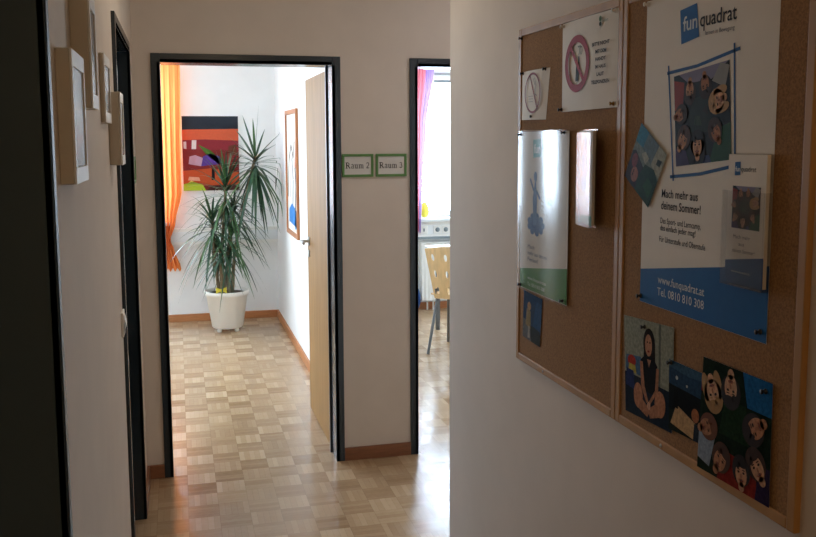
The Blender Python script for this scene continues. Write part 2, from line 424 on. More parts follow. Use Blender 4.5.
# blue bag on the floor left of the radiator
M_BLUE = mat('blue nylon', '2b4f86', .7, noise=.15, scale=20, bump=.2)
t = thing('bag', 'small blue bag leaning on the wall left of the radiator', 'bag', (2.16, 3.82, 0))
b = MB()
def bagp(u, v):
    a = 2 * PI * u; r = math.sin(PI * (.08 + .86 * v)) ** .45
    return Vector((2.16 + .085 * r * math.copysign(abs(math.cos(a)) ** .6, math.cos(a)), 3.82 + .055 * r * math.copysign(abs(math.sin(a)) ** .6, math.sin(a)), .26 * v))
b.grid(bagp, 32, 14, M_BLUE); b.build('body', t)
MB().tube([(2.11, 3.82, .245), (2.12, 3.82, .29), (2.16, 3.82, .305), (2.2, 3.82, .29), (2.21, 3.82, .245)], .006, M_BLACK).build('handle', t)

# yellow hanging ornament in front of the window
M_YEL = mat('yellow paint', 'f4ec5a', .5, noise=.05, scale=30)
t = thing('window_ornament', 'yellow egg-shaped ornament hanging in front of the window', 'ornament', (2.307, 3.88, .88))
MB().lathe([(0, .875), (.02, .88), (.04, .91), (.045, .94), (.04, .985), (.024, 1.02), (0, 1.03)], M_YEL, Matrix.Translation((2.307, 3.88, .03)), 24).build('egg', t)
MB().tube([(2.307, 3.88, 1.055), (2.312, 3.88, 1.075), (2.307, 3.88, 1.095)], .005, M_BLACK, 8).build('hook', t)
MB().tube([(2.307, 3.88, 1.09), (2.307, 3.88, 2.375)], .0012, M_WHITE, 6).build('thread', t)

# roller blind box
t = thing('roller_blind', 'grey roller blind rolled up at the top of the bright window', 'blind', (3.2, 3.96, 2.2))
MB().tube([(2.42, 3.965, 2.255), (4.15, 3.965, 2.255)], .028, M_WHITE, 16).build('roll', t)
MB().box(2.42, 4.15, 3.955, 3.975, 2.205, 2.235, M_TRIMG).build('bottom_bar', t, bevel=.003)
for x in (2.415, 4.155): MB().box(x - .006, x + .006, 3.94, 4.0, 2.225, 2.29, M_WHITE).build('bracket', t)

# ------------------------------------------------------------------ table and chair in the right room
M_TTOP = mat('white table top', 'f0f0ee', .35, noise=.02, scale=10)
M_TUBE = mat('grey steel tube', '6d6f70', .35, metal=.8, noise=.05, scale=30)
t = thing('table', 'white table with grey metal legs behind the plywood chair', 'table', (2.75, 2.785, 0))
MB().box(2.065, 3.45, 2.55, 3.02, .715, .74, M_TTOP).build('table_top', t, bevel=.004)
b = MB(); b.box(2.17, 3.40, 2.60, 2.62, .66, .715, M_TUBE); b.box(2.17, 3.40, 2.95, 2.97, .66, .715, M_TUBE); b.build('apron', t)
for x in (2.17, 3.39):
    for y in (2.61, 2.96): MB().tube([(x, y, 0), (x, y, .715)], .02, M_TUBE, 14).build('leg', t)

M_PLY = mat('birch plywood', 'd8b27c', .45, noise=.12, scale=8, stretch=(5, 5, .6))
ca = math.atan2(.8, .6) - PI / 2
CM = Matrix.Translation((2.152, 2.176, 0)) @ Matrix.Rotation(ca, 4, 'Z')
t = thing('chair', 'birch plywood chair with slotted back on grey tube legs', 'chair', (2.152, 2.176, 0))
def shell_cells(nc, nr, hole):
    """a unit panel u,v in 0..1 of cells, each with an oval slot"""
    vs = []; fs = []; K = 16
    for r in range(nr):
        for c in range(nc):
            u0, u1, v0, v1 = c / nc, (c + 1) / nc, r / nr, (r + 1) / nr
            out = []; inn = []; b0 = len(vs)
            for k in range(K):
                a = 2 * PI * (k + .5) / K - PI * .75
                q = k / K * 4; side = int(q); t_ = q - side
                out.append([(u0 + (u1 - u0) * t_, v0), (u1, v0 + (v1 - v0) * t_), (u1 - (u1 - u0) * t_, v1), (u0, v1 - (v1 - v0) * t_)][side])
                a = 2 * PI * k / K - PI * .75
                inn.append(((u0 + u1) / 2 + hole[0] / nc * math.cos(a), (v0 + v1) / 2 + hole[1] / nr * math.sin(a)))
            vs += out + inn
            for k in range(K): fs.append((b0 + k, b0 + (k + 1) % K, b0 + K + (k + 1) % K, b0 + K + k))
    return vs, fs
def panel(name, fn, nc, nr, hole):
    vs, fs = shell_cells(nc, nr, hole)
    b = MB(); b.add([CM @ fn(u, v) for u, v in vs], fs, M_PLY); o = b.build(name, t)
    bm = bmesh.new(); bm.from_mesh(o.data); bmesh.ops.remove_doubles(bm, verts=bm.verts, dist=1e-5); bm.to_mesh(o.data); bm.free()
    s = o.modifiers.new('solidify', 'SOLIDIFY'); s.thickness = .011; s.offset = 0
    return o
def backf(u, v):
    w = .33 + .11 * v; x = (u - .5) * w
    return Vector((x, -.215 - .075 * v + .32 * x * x, .44 + .39 * v + .025 * math.sin(PI * u) * (v > .99)))
panel('backrest', backf, 4, 3, (.13, .22))
def seatf(u, v):
    w = .40 - .03 * v; x = (u - .5) * w
    return Vector((x, -.20 + .42 * v, .445 + .25 * x * x + (.015 * (1 - v) ** 2) - .03 * max(0, v - .8) ** 2 * 20))
panel('seat', seatf, 4, 4, (.0001, .0001))
for sx in (-1, 1):
    for ty, by in ((-.13, -.24), (.14, .225)):
        MB().tube([CM @ Vector((sx * .21, by, 0)), CM @ Vector((sx * .178, ty, .40)), CM @ Vector((sx * .165, ty * .8, .432))], .0115, M_TUBE, 12).build('leg', t)
b = MB()
for sx in (-1, 1): b.tube([CM @ Vector((sx * .165, -.12, .432)), CM @ Vector((sx * .165, .12, .432))], .0115, M_TUBE, 12)
b.tube([CM @ Vector((-.165, .1, .428)), CM @ Vector((.165, .1, .428))], .01, M_TUBE, 12)
b.build('seat_frame', t)
for sx in (-1, 1): MB().tube([CM @ Vector((sx * .15, -.12, .432)), CM @ Vector((sx * .15, -.20, .44)), CM @ Vector((sx * .15, -.222, .52))], .0115, M_TUBE, 12).build('back_support', t)

# ------------------------------------------------------------------ potted plant
PX, PY_ = .385, 3.44
M_POT = mat('white plastic pot', 'ecE9E0'.lower(), .4, noise=.02, scale=8)
M_SOIL = mat('potting soil', '3a2c20', .95, noise=.4, scale=90, bump=.6)
M_STEM = mat('plant stem bark', '7a6a50', .85, noise=.25, scale=40, bump=.5)
M_LEAF = mat('dark green leaf', '2b4b31', .38, noise=.25, scale=6)
M_LEAF2 = mat('mid green leaf', '426537', .4, noise=.25, scale=6)
t = thing('potted_plant', 'tall dragon tree with drooping dark green leaves in a white pot', 'potted plant', (PX, PY_, 0))
PM = Matrix.Translation((PX, PY_, 0))
pot = MB().lathe([(0, .03), (.125, .03), (.135, .04), (.178, .315), (.192, .32), (.194, .352), (.188, .358), (.176, .355), (.168, .31), (0, .31)], M_POT, PM, 40).build('pot', t)
for a in (45, 135, 225, 315):
    c = Vector((PX + .105 * math.cos(math.radians(a)), PY_ + .105 * math.sin(math.radians(a)), 0))
    MB().lathe([(0, 0), (.016, 0), (.02, .012), (.016, .034), (0, .034)], M_POT, Matrix.Translation(c), 14).build('foot', pot)
MB().lathe([(0, .335), (.1, .332), (.171, .328)], M_SOIL, PM, 32).build('soil', t)
rnd = random.Random(11)
def leaf(b, base, az, el, L, wd, droop, m):
    d = Vector((math.cos(az) * math.cos(el), math.sin(az) * math.cos(el), math.sin(el)))
    side = Vector((-math.sin(az), math.cos(az), 0)); K = 9; vs = []; fs = []
    for i in range(K + 1):
        s = i / K; p = base + d * (L * s) + Vector((0, 0, -droop * L * s * s))
        p.x = min(p.x, .852); p.y = min(p.y, 3.83)
        w = wd * min(1, .45 + 2.2 * s) * (1 - s ** 2.2) ** .8 + .0004
        up = Vector((0, 0, 1)) if abs(d.z) < .9 else -Vector((math.cos(az), math.sin(az), 0))
        vs += [p - side * w + up * w * .25, p, p + side * w + up * w * .25]
    for i in range(K):
        for q in (0, 1): fs.append((i * 3 + q, i * 3 + q + 1, (i + 1) * 3 + q + 1, (i + 1) * 3 + q))
    b.add(vs, fs, m, True)
def crown(base, n, L, wd, els, droops, length_axis=.06, pw=1):
    b = MB(); base = Vector(base)
    for i in range(n):
        q = (i / (n - 1)) ** pw; az = i * 2.39996 + rnd.uniform(-.3, .3)
        el = math.radians(els[0] + (els[1] - els[0]) * q + rnd.uniform(-8, 8))
        LL = L * rnd.uniform(.8, 1.1); dr = droops[0] + (droops[1] - droops[0]) * q
        leaf(b, base + Vector((0, 0, length_axis * (1 - q) - length_axis)), az, el, LL, wd * rnd.uniform(.85, 1.15), dr * rnd.uniform(.8, 1.2), M_LEAF if rnd.random() < .72 else M_LEAF2)
    return b
stems = [((.43, 3.43), (.655, 3.42, 1.52), [(.46, 3.44, .7), (.55, 3.43, 1.1)]),
         ((.36, 3.46), (.40, 3.43, 1.30), [(.35, 3.46, .7), (.38, 3.45, 1.0)]),
         ((.32, 3.42), (.275, 3.38, .99), [(.29, 3.41, .6)]),
         ((.40, 3.40), (.43, 3.36, .86), [(.41, 3.38, .6)]),
         ((.37, 3.50), (.47, 3.52, 1.08), [(.41, 3.51, .7)]),
         ((.34, 3.38), (.33, 3.33, .74), [(.335, 3.35, .55)])]
spec = [(60, .43, .0135, (84, -62), (.02, .55), .13, .55), (58, .43, .012, (84, -45), (.15, .7), .22), (54, .40, .0115, (68, -35), (.30, .75), .18),
        (44, .36, .0115, (75, -40), (.4, .8), .16), (40, .33, .0115, (70, -25), (.4, .75), .18), (34, .27, .011, (70, -15), (.5, .8), .12)]
for (bx, by), top, midp in stems:
    pts = [(bx, by, .33)] + midp + [top]
    MB().tube(pts, [.016] + [.014] * len(midp) + [.011], M_STEM, 10).build('stem', t)
for (st, sp_) in zip(stems, spec):
    crown(st[1], *sp_).build('foliage', t)
M_RIB = mat('yellow ribbon', 'e0d040', .6, noise=.05, scale=30)
b = MB(); rc = Vector((PX - .055, PY_ - .165, .385))
for s in (-1, 1):
    b.grid(lambda u, v: rc + Vector((s * .045 * u, -.02 + .012 * math.sin(PI * v), (v - .5) * (.012 + .045 * u))), 6, 6, M_RIB)
b.tube([rc + Vector((0, -.015, -.07)), rc + Vector((0, -.012, 0))], .004, M_RIB, 8); b.tube([rc + Vector((0, -.02, -.01)), rc + Vector((0, -.02, .01))], .009, M_RIB, 8)
b.build('ribbon', t, label='small yellow ribbon bow')

# ------------------------------------------------------------------ flat printing helpers (paper things)
class Plane:
    """a printing plane: s to the right, t up, w off the surface"""
    def __init__(s, o, right, up): s.o, s.r, s.u = Vector(o), Vector(right), Vector(up); s.n = s.r.cross(s.u)
    def __call__(s, a, b, w=0): return s.o + s.r * a + s.u * b + s.n * w
class Print(MB):
    def __init__(s, P, w0=.0004): super().__init__(); s.P = P; s.w = w0
    def lay(s, d=.00012): s.w += d; return s
    def poly(s, pts, h, rough=.6):
        s.add([s.P(a, b, s.w) for a, b in pts], [tuple(range(len(pts)))], ink(h, rough)); return s
    def ell(s, a, b, ra, rb, h, rot=0, n=20, rough=.6):
        c, q = math.cos(rot), math.sin(rot)
        return s.poly([(a + c * ra * math.cos(t) - q * rb * math.sin(t), b + q * ra * math.cos(t) + c * rb * math.sin(t)) for t in [2 * PI * k / n for k in range(n)]], h, rough)
    def ring(s, a, b, r0, r1, h, n=40):
        vs = []; fs = []
        for k in range(n):
            t = 2 * PI * k / n; vs += [s.P(a + r0 * math.cos(t), b + r0 * math.sin(t), s.w), s.P(a + r1 * math.cos(t), b + r1 * math.sin(t), s.w)]
        for k in range(n): j = (k + 1) % n; fs.append((2 * k, 2 * k + 1, 2 * j + 1, 2 * j))
        s.add(vs, fs, ink(h)); return s
    def line(s, pts, wd, h, rough=.6):
        for (a, b), (c, d) in zip(pts, pts[1:]):
            L = math.hypot(c - a, d - b) or 1; nx, ny = -(d - b) / L * wd / 2, (c - a) / L * wd / 2
            s.poly([(a - nx, b - ny), (c - nx, d - ny), (c + nx, d + ny), (a + nx, b + ny)], h, rough)
        return s
    def text(s, txt, a, b, width, h, height=None, bold=.0, shear=0, rot=0):
        cu = bpy.data.curves.new('txt', 'FONT'); cu.body = txt; cu.size = 1; cu.offset = bold; cu.resolution_u = 3; cu.fill_mode = 'FRONT'
        ob = bpy.data.objects.new('txt', cu); COL.objects.link(ob); bpy.context.view_layer.update()
        me = bpy.data.meshes.new_from_object(ob.evaluated_get(bpy.context.evaluated_depsgraph_get()))
        xs = [v.co.x for v in me.vertices]; x0, x1 = min(xs), max(xs)
        kx = width / (x1 - x0); ky = (height / .73) if height else kx
        c, q = math.cos(rot), math.sin(rot)
        def tr(v):
            x, y = (v.co.x - x0) * kx + shear * v.co.y * ky, v.co.y * ky
            return s.P(a + c * x - q * y, b + q * x + c * y, s.w)
        s.add([tr(v) for v in me.vertices], [tuple(p.vertices) for p in me.polygons], ink(h))
        bpy.data.objects.remove(ob); bpy.data.curves.remove(cu); bpy.data.meshes.remove(me); return s
    def face(s, a, b, r, rot, skin='b98a6c', hair='2a1d15', shirt=None, long=False):
        """a printed portrait head seen in a photograph; rot = direction of the chin-to-crown axis"""
        c, q = math.cos(rot), math.sin(rot)
        T = lambda x, y: (a + c * y - q * x if False else a + (-q) * x + c * y, b + c * x + q * y)
        E = lambda x, y, rx, ry, h, ro=.6: s.ell(*T(x, y), rx, ry, h, rot - PI / 2, 20, ro)
        if shirt: E(0, -2.1 * r, 1.7 * r, 1.2 * r, shirt); s.lay(.00004)
        E(0, .3 * r, 1.2 * r, 1.3 * r, hair)
        if long: E(-.8 * r, -.5 * r, .5 * r, 1.1 * r, hair); E(.8 * r, -.5 * r, .5 * r, 1.1 * r, hair)
        s.lay(.00004); E(0, -1.05 * r, .38 * r, .4 * r, skin, .35); E(0, -.05 * r, .74 * r, 1.0 * r, skin, .35); s.lay(.00004)
        E(-.2 * r, .82 * r, .62 * r, .3 * r, hair); E(.45 * r, .7 * r, .35 * r, .3 * r, hair)
        for k in (-1, 1):
            E(k * .33 * r, .14 * r, .15 * r, .10 * r, '2a1c16'); E(k * .33 * r, .36 * r, .2 * r, .05 * r, hair)
        E(0, -.15 * r, .11 * r, .2 * r, '9a6a50'); E(0, -.52 * r, .32 * r, .11 * r, '8c4238'); E(0, -.50 * r, .22 * r, .05 * r, 'd8ccc0'); s.lay(.00004)
        return s
def sheet(P, a0, a1, b0, b1, m, bow=0, nu=12, corners=None, thick=.0004):
    """paper; corners may be a quad [(a,b)*4] bl, br, tr, tl"""
    q = corners or [(a0, b0), (a1, b0), (a1, b1), (a0, b1)]
    b = MB()
    def fn(u, v):
        x = (q[0][0] * (1 - u) + q[1][0] * u) * (1 - v) + (q[3][0] * (1 - u) + q[2][0] * u) * v
        y = (q[0][1] * (1 - u) + q[1][1] * u) * (1 - v) + (q[3][1] * (1 - u) + q[2][1] * u) * v
        return P(x, y, bow * math.sin(PI * u))
    b.grid(fn, nu, 2, m); back = MB()
    return b

# ------------------------------------------------------------------ cork boards on the right wall
BX = .9055                                       # cork surface
BP = Plane((BX - .0006, 0, 0), (0, -1, 0), (0, 0, 1))  # s = -Y
def board(label, s0, s1, z0=1.045, z1=1.947):
    t = thing('cork_board', label, 'notice board', (XR, -(s0 + s1) / 2, z0))
    MB().box(BX, XR - .001, -s1 + .004, -s0 - .004, z0 + .004, z1 - .004, M_CORK).build('cork_panel', t)
    w = .019
    def rail(a0, a1, c0, c1, inner):
        b = MB(); b.box(.9025, XR, -a1, -a0, c0, c1, M_PINE)
        return b.build('frame_rail', t, bevel=.0022)
    rail(s0, s0 + w, z0, z1, 0); rail(s1 - w, s1, z0, z1, 0); rail(s0 + w, s1 - w, z0, z0 + w, 0); rail(s0 + w, s1 - w, z1 - w, z1, 0)
    b = MB()
    for k in (.33, .5):
        a = s0 + (s1 - s0) * k
        b.lathe([(.004, .0), (.004, -.001), (.0025, -.002), (0, -.002)], M_METAL, Matrix.Translation((.9025, -a, z0 + .009)) @ Matrix.Rotation(PI / 2, 4, 'Y'), 12); break
    b.build('screw', t)
    return t
board('cork board in a narrow wooden frame, the farther one, with the no-phone sign', 2.120, 2.705)
board('cork board in a narrow wooden frame, the nearer one, with the large poster', 2.7065, 3.290)

# --- small prohibition notice (top left)
t = thing('notice_sheet', 'small white sheet with a thin red ban circle, left of the no-phone sign', 'sign', (BX, -2.23, 1.70))
q = [(2.140, 1.705), (2.306, 1.703), (2.329, 1.831), (2.144, 1.832)]
sheet(BP, 0, 0, 0, 0, M_PAPER, .006, corners=q).build('paper', t)
PP = Plane(BP(0, 0, .0063), BP.r, BP.u)
p = Print(PP); p.ring(2.231, 1.773, .047, .0525, '8d4a52'); p.line([(2.212, 1.820), (2.262, 1.733)], .005, '8d4a52'); p.build('ban_symbol', t)
p = Print(PP)
p.line([(2.235, 1.81), (2.25, 1.79), (2.248, 1.77), (2.26, 1.765)], .002, '8b8a8c'); p.line([(2.243, 1.812), (2.257, 1.79)], .0015, '8b8a8c')
for k in range(3): p.line([(2.205, 1.765 - .007 * k), (2.235, 1.765 - .007 * k)], .0012, '9a989a')
p.build('drawing', t)

# --- large prohibition notice with phone
t = thing('notice_sheet', 'white landscape sheet with thick red ban circle crossing out a black phone', 'sign', (BX, -2.54, 1.72))
q = [(2.402, 1.718), (2.684, 1.720), (2.681, 1.9265), (2.400, 1.9265)]
sheet(BP, 0, 0, 0, 0, M_PAPER, .005, corners=q).build('paper', t)
PP = Plane(BP(0, 0, .0054), BP.r, BP.u)
p = Print(PP); p.poly([(2.487, 1.786), (2.502, 1.786), (2.506, 1.826), (2.490, 1.826)], '141416'); p.poly([(2.499, 1.826), (2.506, 1.826), (2.506, 1.842), (2.501, 1.842)], '141416')
for k in range(3): p.line([(2.502 + .007 * k, 1.845), (2.507 + .007 * k, 1.853), (2.505 + .007 * k, 1.861), (2.497 + .005 * k, 1.866)], .0018, '3d5a4a')
p.build('phone_drawing', t)
p = Print(PP, .0007); p.ring(2.494, 1.826, .048, .065, 'a33d4b'); p.lay(); p.line([(2.457, 1.868), (2.531, 1.784)], .0105, 'a33d4b'); p.build('ban_symbol', t)
p = Print(PP)
for k, (tx, w) in enumerate((('BITTE NICHT', .082), ('MIT DEM', .050), ('HANDY', .050), ('IM HAUS', .050), ('LAUT', .034), ('TELEFONIEREN', .086))):
    p.text(tx, 2.612 - w / 2, 1.857 - .0165 * k, w, '3c3634', .0078, .035)
p.build('printed_text', t)
p = Print(PP); p.ell(2.608, 1.913, .006, .006, '3d6a44'); p.ell(2.608, 1.902, .006, .005, '2a3a2c'); p.text('wien', 2.618, 1.904, .026, '6f8a74', .008); p.build('logo', t)

# --- poster in a plastic sleeve (green band)
CP_ = Plane(BP(.012, 0, .0036), BP.r, BP.u)
t = thing('poster', 'white poster with blue figures and a green band in a shiny plastic sleeve', 'poster', (BX, -2.29, 1.255))
sheet(CP_, 2.137, 2.443, 1.252, 1.673, M_PAPER).build('paper', t)
p = Print(CP_); p.poly([(2.138, 1.253), (2.442, 1.253), (2.442, 1.342), (2.138, 1.303)], '4f8a3c'); p.build('green_band', t)
p = Print(CP_); p.poly([(2.224, 1.605), (2.275, 1.609), (2.271, 1.655), (2.222, 1.652)], '7fb8b4'); p.lay(); p.text('fun', 2.228, 1.618, .042, 'dfe8e4', .024, .02)
p.text('quadrat', 2.280, 1.628, .085, '3c6a50', .017, .01); p.text('lernen in Bewegung', 2.287, 1.612, .08, '5f8470', .007); p.build('logo', t)
p = Print(CP_)
p.ell(2.245, 1.432, .045, .022, '3d5f94'); p.lay(.00005)
for k in range(9):
    a = 2 * PI * k / 9; p.ell(2.245 + .045 * math.cos(a), 1.432 + .022 * math.sin(a), .014, .009, '4a6ca0')
p.lay(.00005)
p.poly([(2.228, 1.43), (2.250, 1.43), (2.252, 1.50), (2.244, 1.545), (2.236, 1.545), (2.224, 1.50)], '5f7fae'); p.ell(2.240, 1.556, .011, .014, '6d8ab4'); p.line([(2.23, 1.52), (2.205, 1.55)], .008, '5f7fae'); p.line([(2.248, 1.52), (2.272, 1.50)], .008, '5f7fae')
for k in range(8):
    a = 2 * PI * k / 8; p.poly([(2.331 + .012 * math.cos(a - .4), 1.499 + .009 * math.sin(a - .4)), (2.331 + .026 * math.cos(a), 1.499 + .016 * math.sin(a)), (2.331 + .012 * math.cos(a + .4), 1.499 + .009 * math.sin(a + .4))], '3d6fa8')
p.ell(2.331, 1.499, .015, .011, '3d6fa8'); p.build('blue_figures', t)
p = Print(CP_)
for k, (tx, w) in enumerate((('Mach', .045), ('mehr aus deinen', .125), ('Ferien!', .07))): p.text(tx, 2.193, 1.365 - .017 * k, w, '4a5a78', .011)
p.lay(); p.text('www.funquadrat.at', 2.193, 1.281, .125, 'd8e4cc', .010); p.text('Tel. 0810 810 308', 2.193, 1.264, .115, 'd8e4cc', .010); p.build('printed_text', t)
b = MB(); rr = random.Random(4)
b.grid(lambda u, v: CP_(2.1345 + .311 * u, 1.249 + .427 * v, .0045 + .0022 * math.sin(2.6 * PI * u + .8) + .0012 * math.sin(5 * u + 3 * v)), 30, 12, M_SLEEVE); b.build('plastic_sleeve', t, label='clear shiny plastic sleeve')

# --- acrylic leaflet holders with leaflets
def holder(label, s0, s1, z0, z1, zf, lean=0, BP=BP):
    t = thing('leaflet_holder', label, 'leaflet holder', (BX, -(s0 + s1) / 2, z0))
    def pl(a0, a1, c0, c1, w0, w1): 
        b = MB(); vs = []
        for w in (w0, w1):
            vs += [BP(a0 + lean * (c0 - z0), c0, w), BP(a1 + lean * (c0 - z0), c0, w), BP(a1 + lean * (c1 - z0), c1, w), BP(a0 + lean * (c1 - z0), c1, w)]
        return b.add(vs, [(0, 3, 2, 1), (4, 5, 6, 7), (0, 1, 5, 4), (1, 2, 6, 5), (2, 3, 7, 6), (3, 0, 4, 7)], M_ACRYL)
    pl(s0, s1, z0, z1, .0, .0015).build('back_plate', t)
    pl(s0, s1, z0, zf, .0155, .017).build('front_plate', t)
    pl(s0, s0 + .0015, z0, zf, .0016, .0154).build('side_wall', t); pl(s1 - .0015, s1, z0, zf, .0016, .0154).build('side_wall', t)
    pl(s0 + .0016, s1 - .0016, z0, z0 + .0015, .0016, .0154).build('bottom_plate', t)
    return t
def leaflet(label, s0, s1, z0, z1, kind, w=.0095, lean=0, BP=BP):
    t = thing('leaflet', label, 'leaflet', BP((s0 + s1) / 2, z0, w))
    LP = Plane(BP(s0, z0, w), BP.r + BP.u * 0, (BP.u + BP.r * lean))
    W, H = s1 - s0, z1 - z0
    b = MB(); vs = [LP(x, y, k) for k in (-.0065, 0) for x, y in ((0, 0), (W, 0), (W, H), (0, H))]
    b.add(vs, [(0, 3, 2, 1), (4, 5, 6, 7), (0, 1, 5, 4), (1, 2, 6, 5), (2, 3, 7, 6), (3, 0, 4, 7)], M_PAPER); b.build('paper', t)
    return t, LP, W, H
TP = Plane(BP(2.528, 0, .001), (-.152, -.9884, 0), (0, 0, 1))     # this holder is twisted off the board, near edge out
holder('clear narrow leaflet holder on the farther cork board, right of the sleeved poster', 0, .101, 1.458, 1.675, 1.668, BP=TP)
t, LP, W, H = leaflet('narrow pale leaflet with violet figures standing in the farther holder', 0.003, .098, 1.462, 1.672, 0, BP=TP)
p = Print(LP); p.poly([(.03, H - .035), (.052, H - .033), (.052, H - .012), (.03, H - .014)], '6f9ab0'); p.text('quadrat', .054, H - .028, .034, '5a7a8a', .009); p.build('logo', t)
p = Print(LP); p.ell(.035, .135, .016, .04, '9a9ac0'); p.ell(.03, .092, .022, .018, '8f98bc'); p.ell(.04, .165, .012, .012, 'a8a4c4'); p.build('figures', t)
p = Print(LP); p.poly([(0, 0), (W, 0), (W, .022), (0, .018)], '8fbfae'); p.text('Mach mehr', .02, .07, .05, '7a86a4', .006); p.text('aus deinen Ferien', .02, .06, .06, '7a86a4', .006); p.build('printed_text', t)

holder('clear narrow leaflet holder over the right edge of the large poster', 3.094, 3.205, 1.409, 1.628, 1.567)
t, LP, W, H = leaflet('narrow white leaflet with group photo and dark blue foot in the nearer holder', 3.099, 3.200, 1.413, 1.627, 1)
def group_photo(p, a0, a1, b0, b1, heads, skew=0, bgc='14181a', blobs=()):
    Q = lambda u, v: (a0 + (a1 - a0) * u, b0 + (b1 - b0) * v + skew * u)
    p.poly([Q(0, 0), Q(1, 0), Q(1, 1), Q(0, 1)], bgc); p.lay(.00006)
    for poly, h in blobs: p.poly([Q(*c) for c in poly], h); p.lay(.00001)
    p.lay(.00005)
    for u, v, r, rot, skin, hair, shirt, lg in heads:
        a, b = Q(u, v); p.face(a, b, r * (a1 - a0), math.radians(rot), skin, hair, shirt, lg)
SK = ('b88e72', 'a87a5e', 'c29a7e')
HEADS = [(.30, .80, .095, -95, SK[0], '3a2618', None, 0), (.58, .82, .095, -85, SK[1], '2a1a10', None, 0), (.80, .62, .105, 190, SK[2], 'b08a58', None, 1),
         (.75, .30, .10, 120, SK[1], '3a2415', None, 0), (.42, .19, .108, 88, SK[2], '1f1612', None, 1), (.15, .28, .105, 50, SK[0], '4a3020', None, 0), (.11, .56, .09, 10, SK[1], '3a2a20', None, 0)]
BLOBS = [([(0, .62), (.16, .62), (.2, .9), (0, .95)], '8c3020'), ([(.62, 0), (1, 0), (1, .38), (.78, .34)], '1f4a2c'), ([(0, 0), (.26, 0), (.2, .16), (0, .2)], '3d2c54'), ([(.5, 0), (.66, 0), (.62, .08), (.5, .08)], '33406a'),
         ([(.28, .88), (.7, .86), (.98, 1), (.1, 1)], '7d7890'), ([(.3, .35), (.62, .32), (.7, .55), (.6, .72), (.38, .7), (.26, .52)], '202c22'), ([(.36, .42), (.5, .4), (.48, .5), (.38, .52)], '2e3f2a'), ([(.52, .55), (.62, .5), (.6, .62)], '2a241c'), ([(.86, .66), (1, .7), (1, .9), (.9, .82)], '141216'), ([(.7, .84), (.92, .74), (1, .95), (.85, 1)], '8d8d88')]
HALL = [([(.9, .1), (1, .1), (1, .5), (.92, .5)], '2a2a2c')]
p = Print(LP); p.poly([(.018, H - .035), (.033, H - .034), (.033, H - .012), (.018, H - .013)], '2a5f96'); p.lay(); p.text('fun', .0195, H - .028, .0125, 'dfe6ea', .008, .02); p.text('quadrat', .035, H - .028, .04, '2c2c30', .009); p.build('logo', t)
p = Print(LP); group_photo(p, .014, .088, H - .122, H - .052, HEADS, 0, '14181a', BLOBS); p.build('photograph', t)
p = Print(LP); p.poly([(0, 0), (W, 0), (W, .05), (0, .036)], '24588f')
for k, (tx, w, o_) in enumerate((('Mach mehr', .045, .02), ('aus', .015, .035), ('deinem Sommer!', .06, .018))): p.text(tx, o_, .075 - .0115 * k, w, '4a4a52', .0065)
p.lay(); p.text('www.funquadrat.at', .018, .018, .05, 'c8d4e0', .004); p.build('printed_text', t)

# --- large poster
t = thing('poster', 'large white poster with framed group photo and blue band at its foot', 'poster', (BX, -3.0, 1.3245))
s0, s1, z0, z1 = 2.798, 3.2035, 1.3245, 1.921
sheet(BP, s0, s1, z0, z1, M_PAPER).build('paper', t)
p = Print(BP); p.poly([(s0 + .0005, z0 + .0005), (s1 - .0005, z0 + .0005), (s1 - .0005, 1.451), (s0 + .0005, 1.391)], '1d5f9c'); p.build('blue_band', t)
p = Print(BP); p.poly([(2.926, 1.825), (2.984, 1.833), (2.974, 1.893), (2.919, 1.887)], '1f64a4'); p.lay(); p.text('fun', 2.931, 1.848, .046, 'd8e0e6', .027, .015, rot=.04)
p.text('quadrat', 2.985, 1.850, .108, '1c1c20', .0265, .012); p.text('lernen in Bewegung', 3.003, 1.8335, .085, '55565c', .008, .0); p.build('logo', t)
p = Print(BP)
PH = Plane(BP(2.920, 1.601), (0, -math.cos(.095), math.sin(.095)), (0, math.sin(.095), math.cos(.095)))
p2 = Print(PH); group_photo(p2, 0, .174, 0, .168, HEADS, 0, '14181a', BLOBS); p2.build('photograph', t)
p.line([(2.884, 1.790), (2.912, 1.574)], .005, '24588f'); p.line([(2.880, 1.776), (2.98, 1.782), (3.106, 1.801)], .006, '24588f'); p.line([(3.089, 1.811), (3.103, 1.603)], .005, '24588f'); p.line([(2.900, 1.581), (3.0, 1.590), (3.112, 1.609)], .006, '24588f')
p.build('brush_frame', t, label='blue brush strokes around the photo')
p = Print(BP)
p.text('Mach mehr aus', 2.872, 1.541, .124, '1f1c1a', .0165, .012); p.text('deinem Sommer!', 2.871, 1.518, .135, '1f1c1a', .0165, .012)
p.text('Das Sport- und Lerncamp,', 2.870, 1.4905, .138, '2c2826', .0115, .004); p.text('das einfach jeder mag!', 2.870, 1.4765, .122, '2c2826', .0115, .004)
p.text('Für Unterstufe und Oberstufe', 2.868, 1.4545, .156, '2c2826', .0115, .004)
p.lay(.0003); p.text('www.funquadrat.at', 2.867, 1.3725, .159, 'd5dce2', .0165, .004); p.text('Tel. 0810 810 308', 2.866, 1.3485, .160, 'd5dce2', .0165, .004); p.build('printed_text', t)

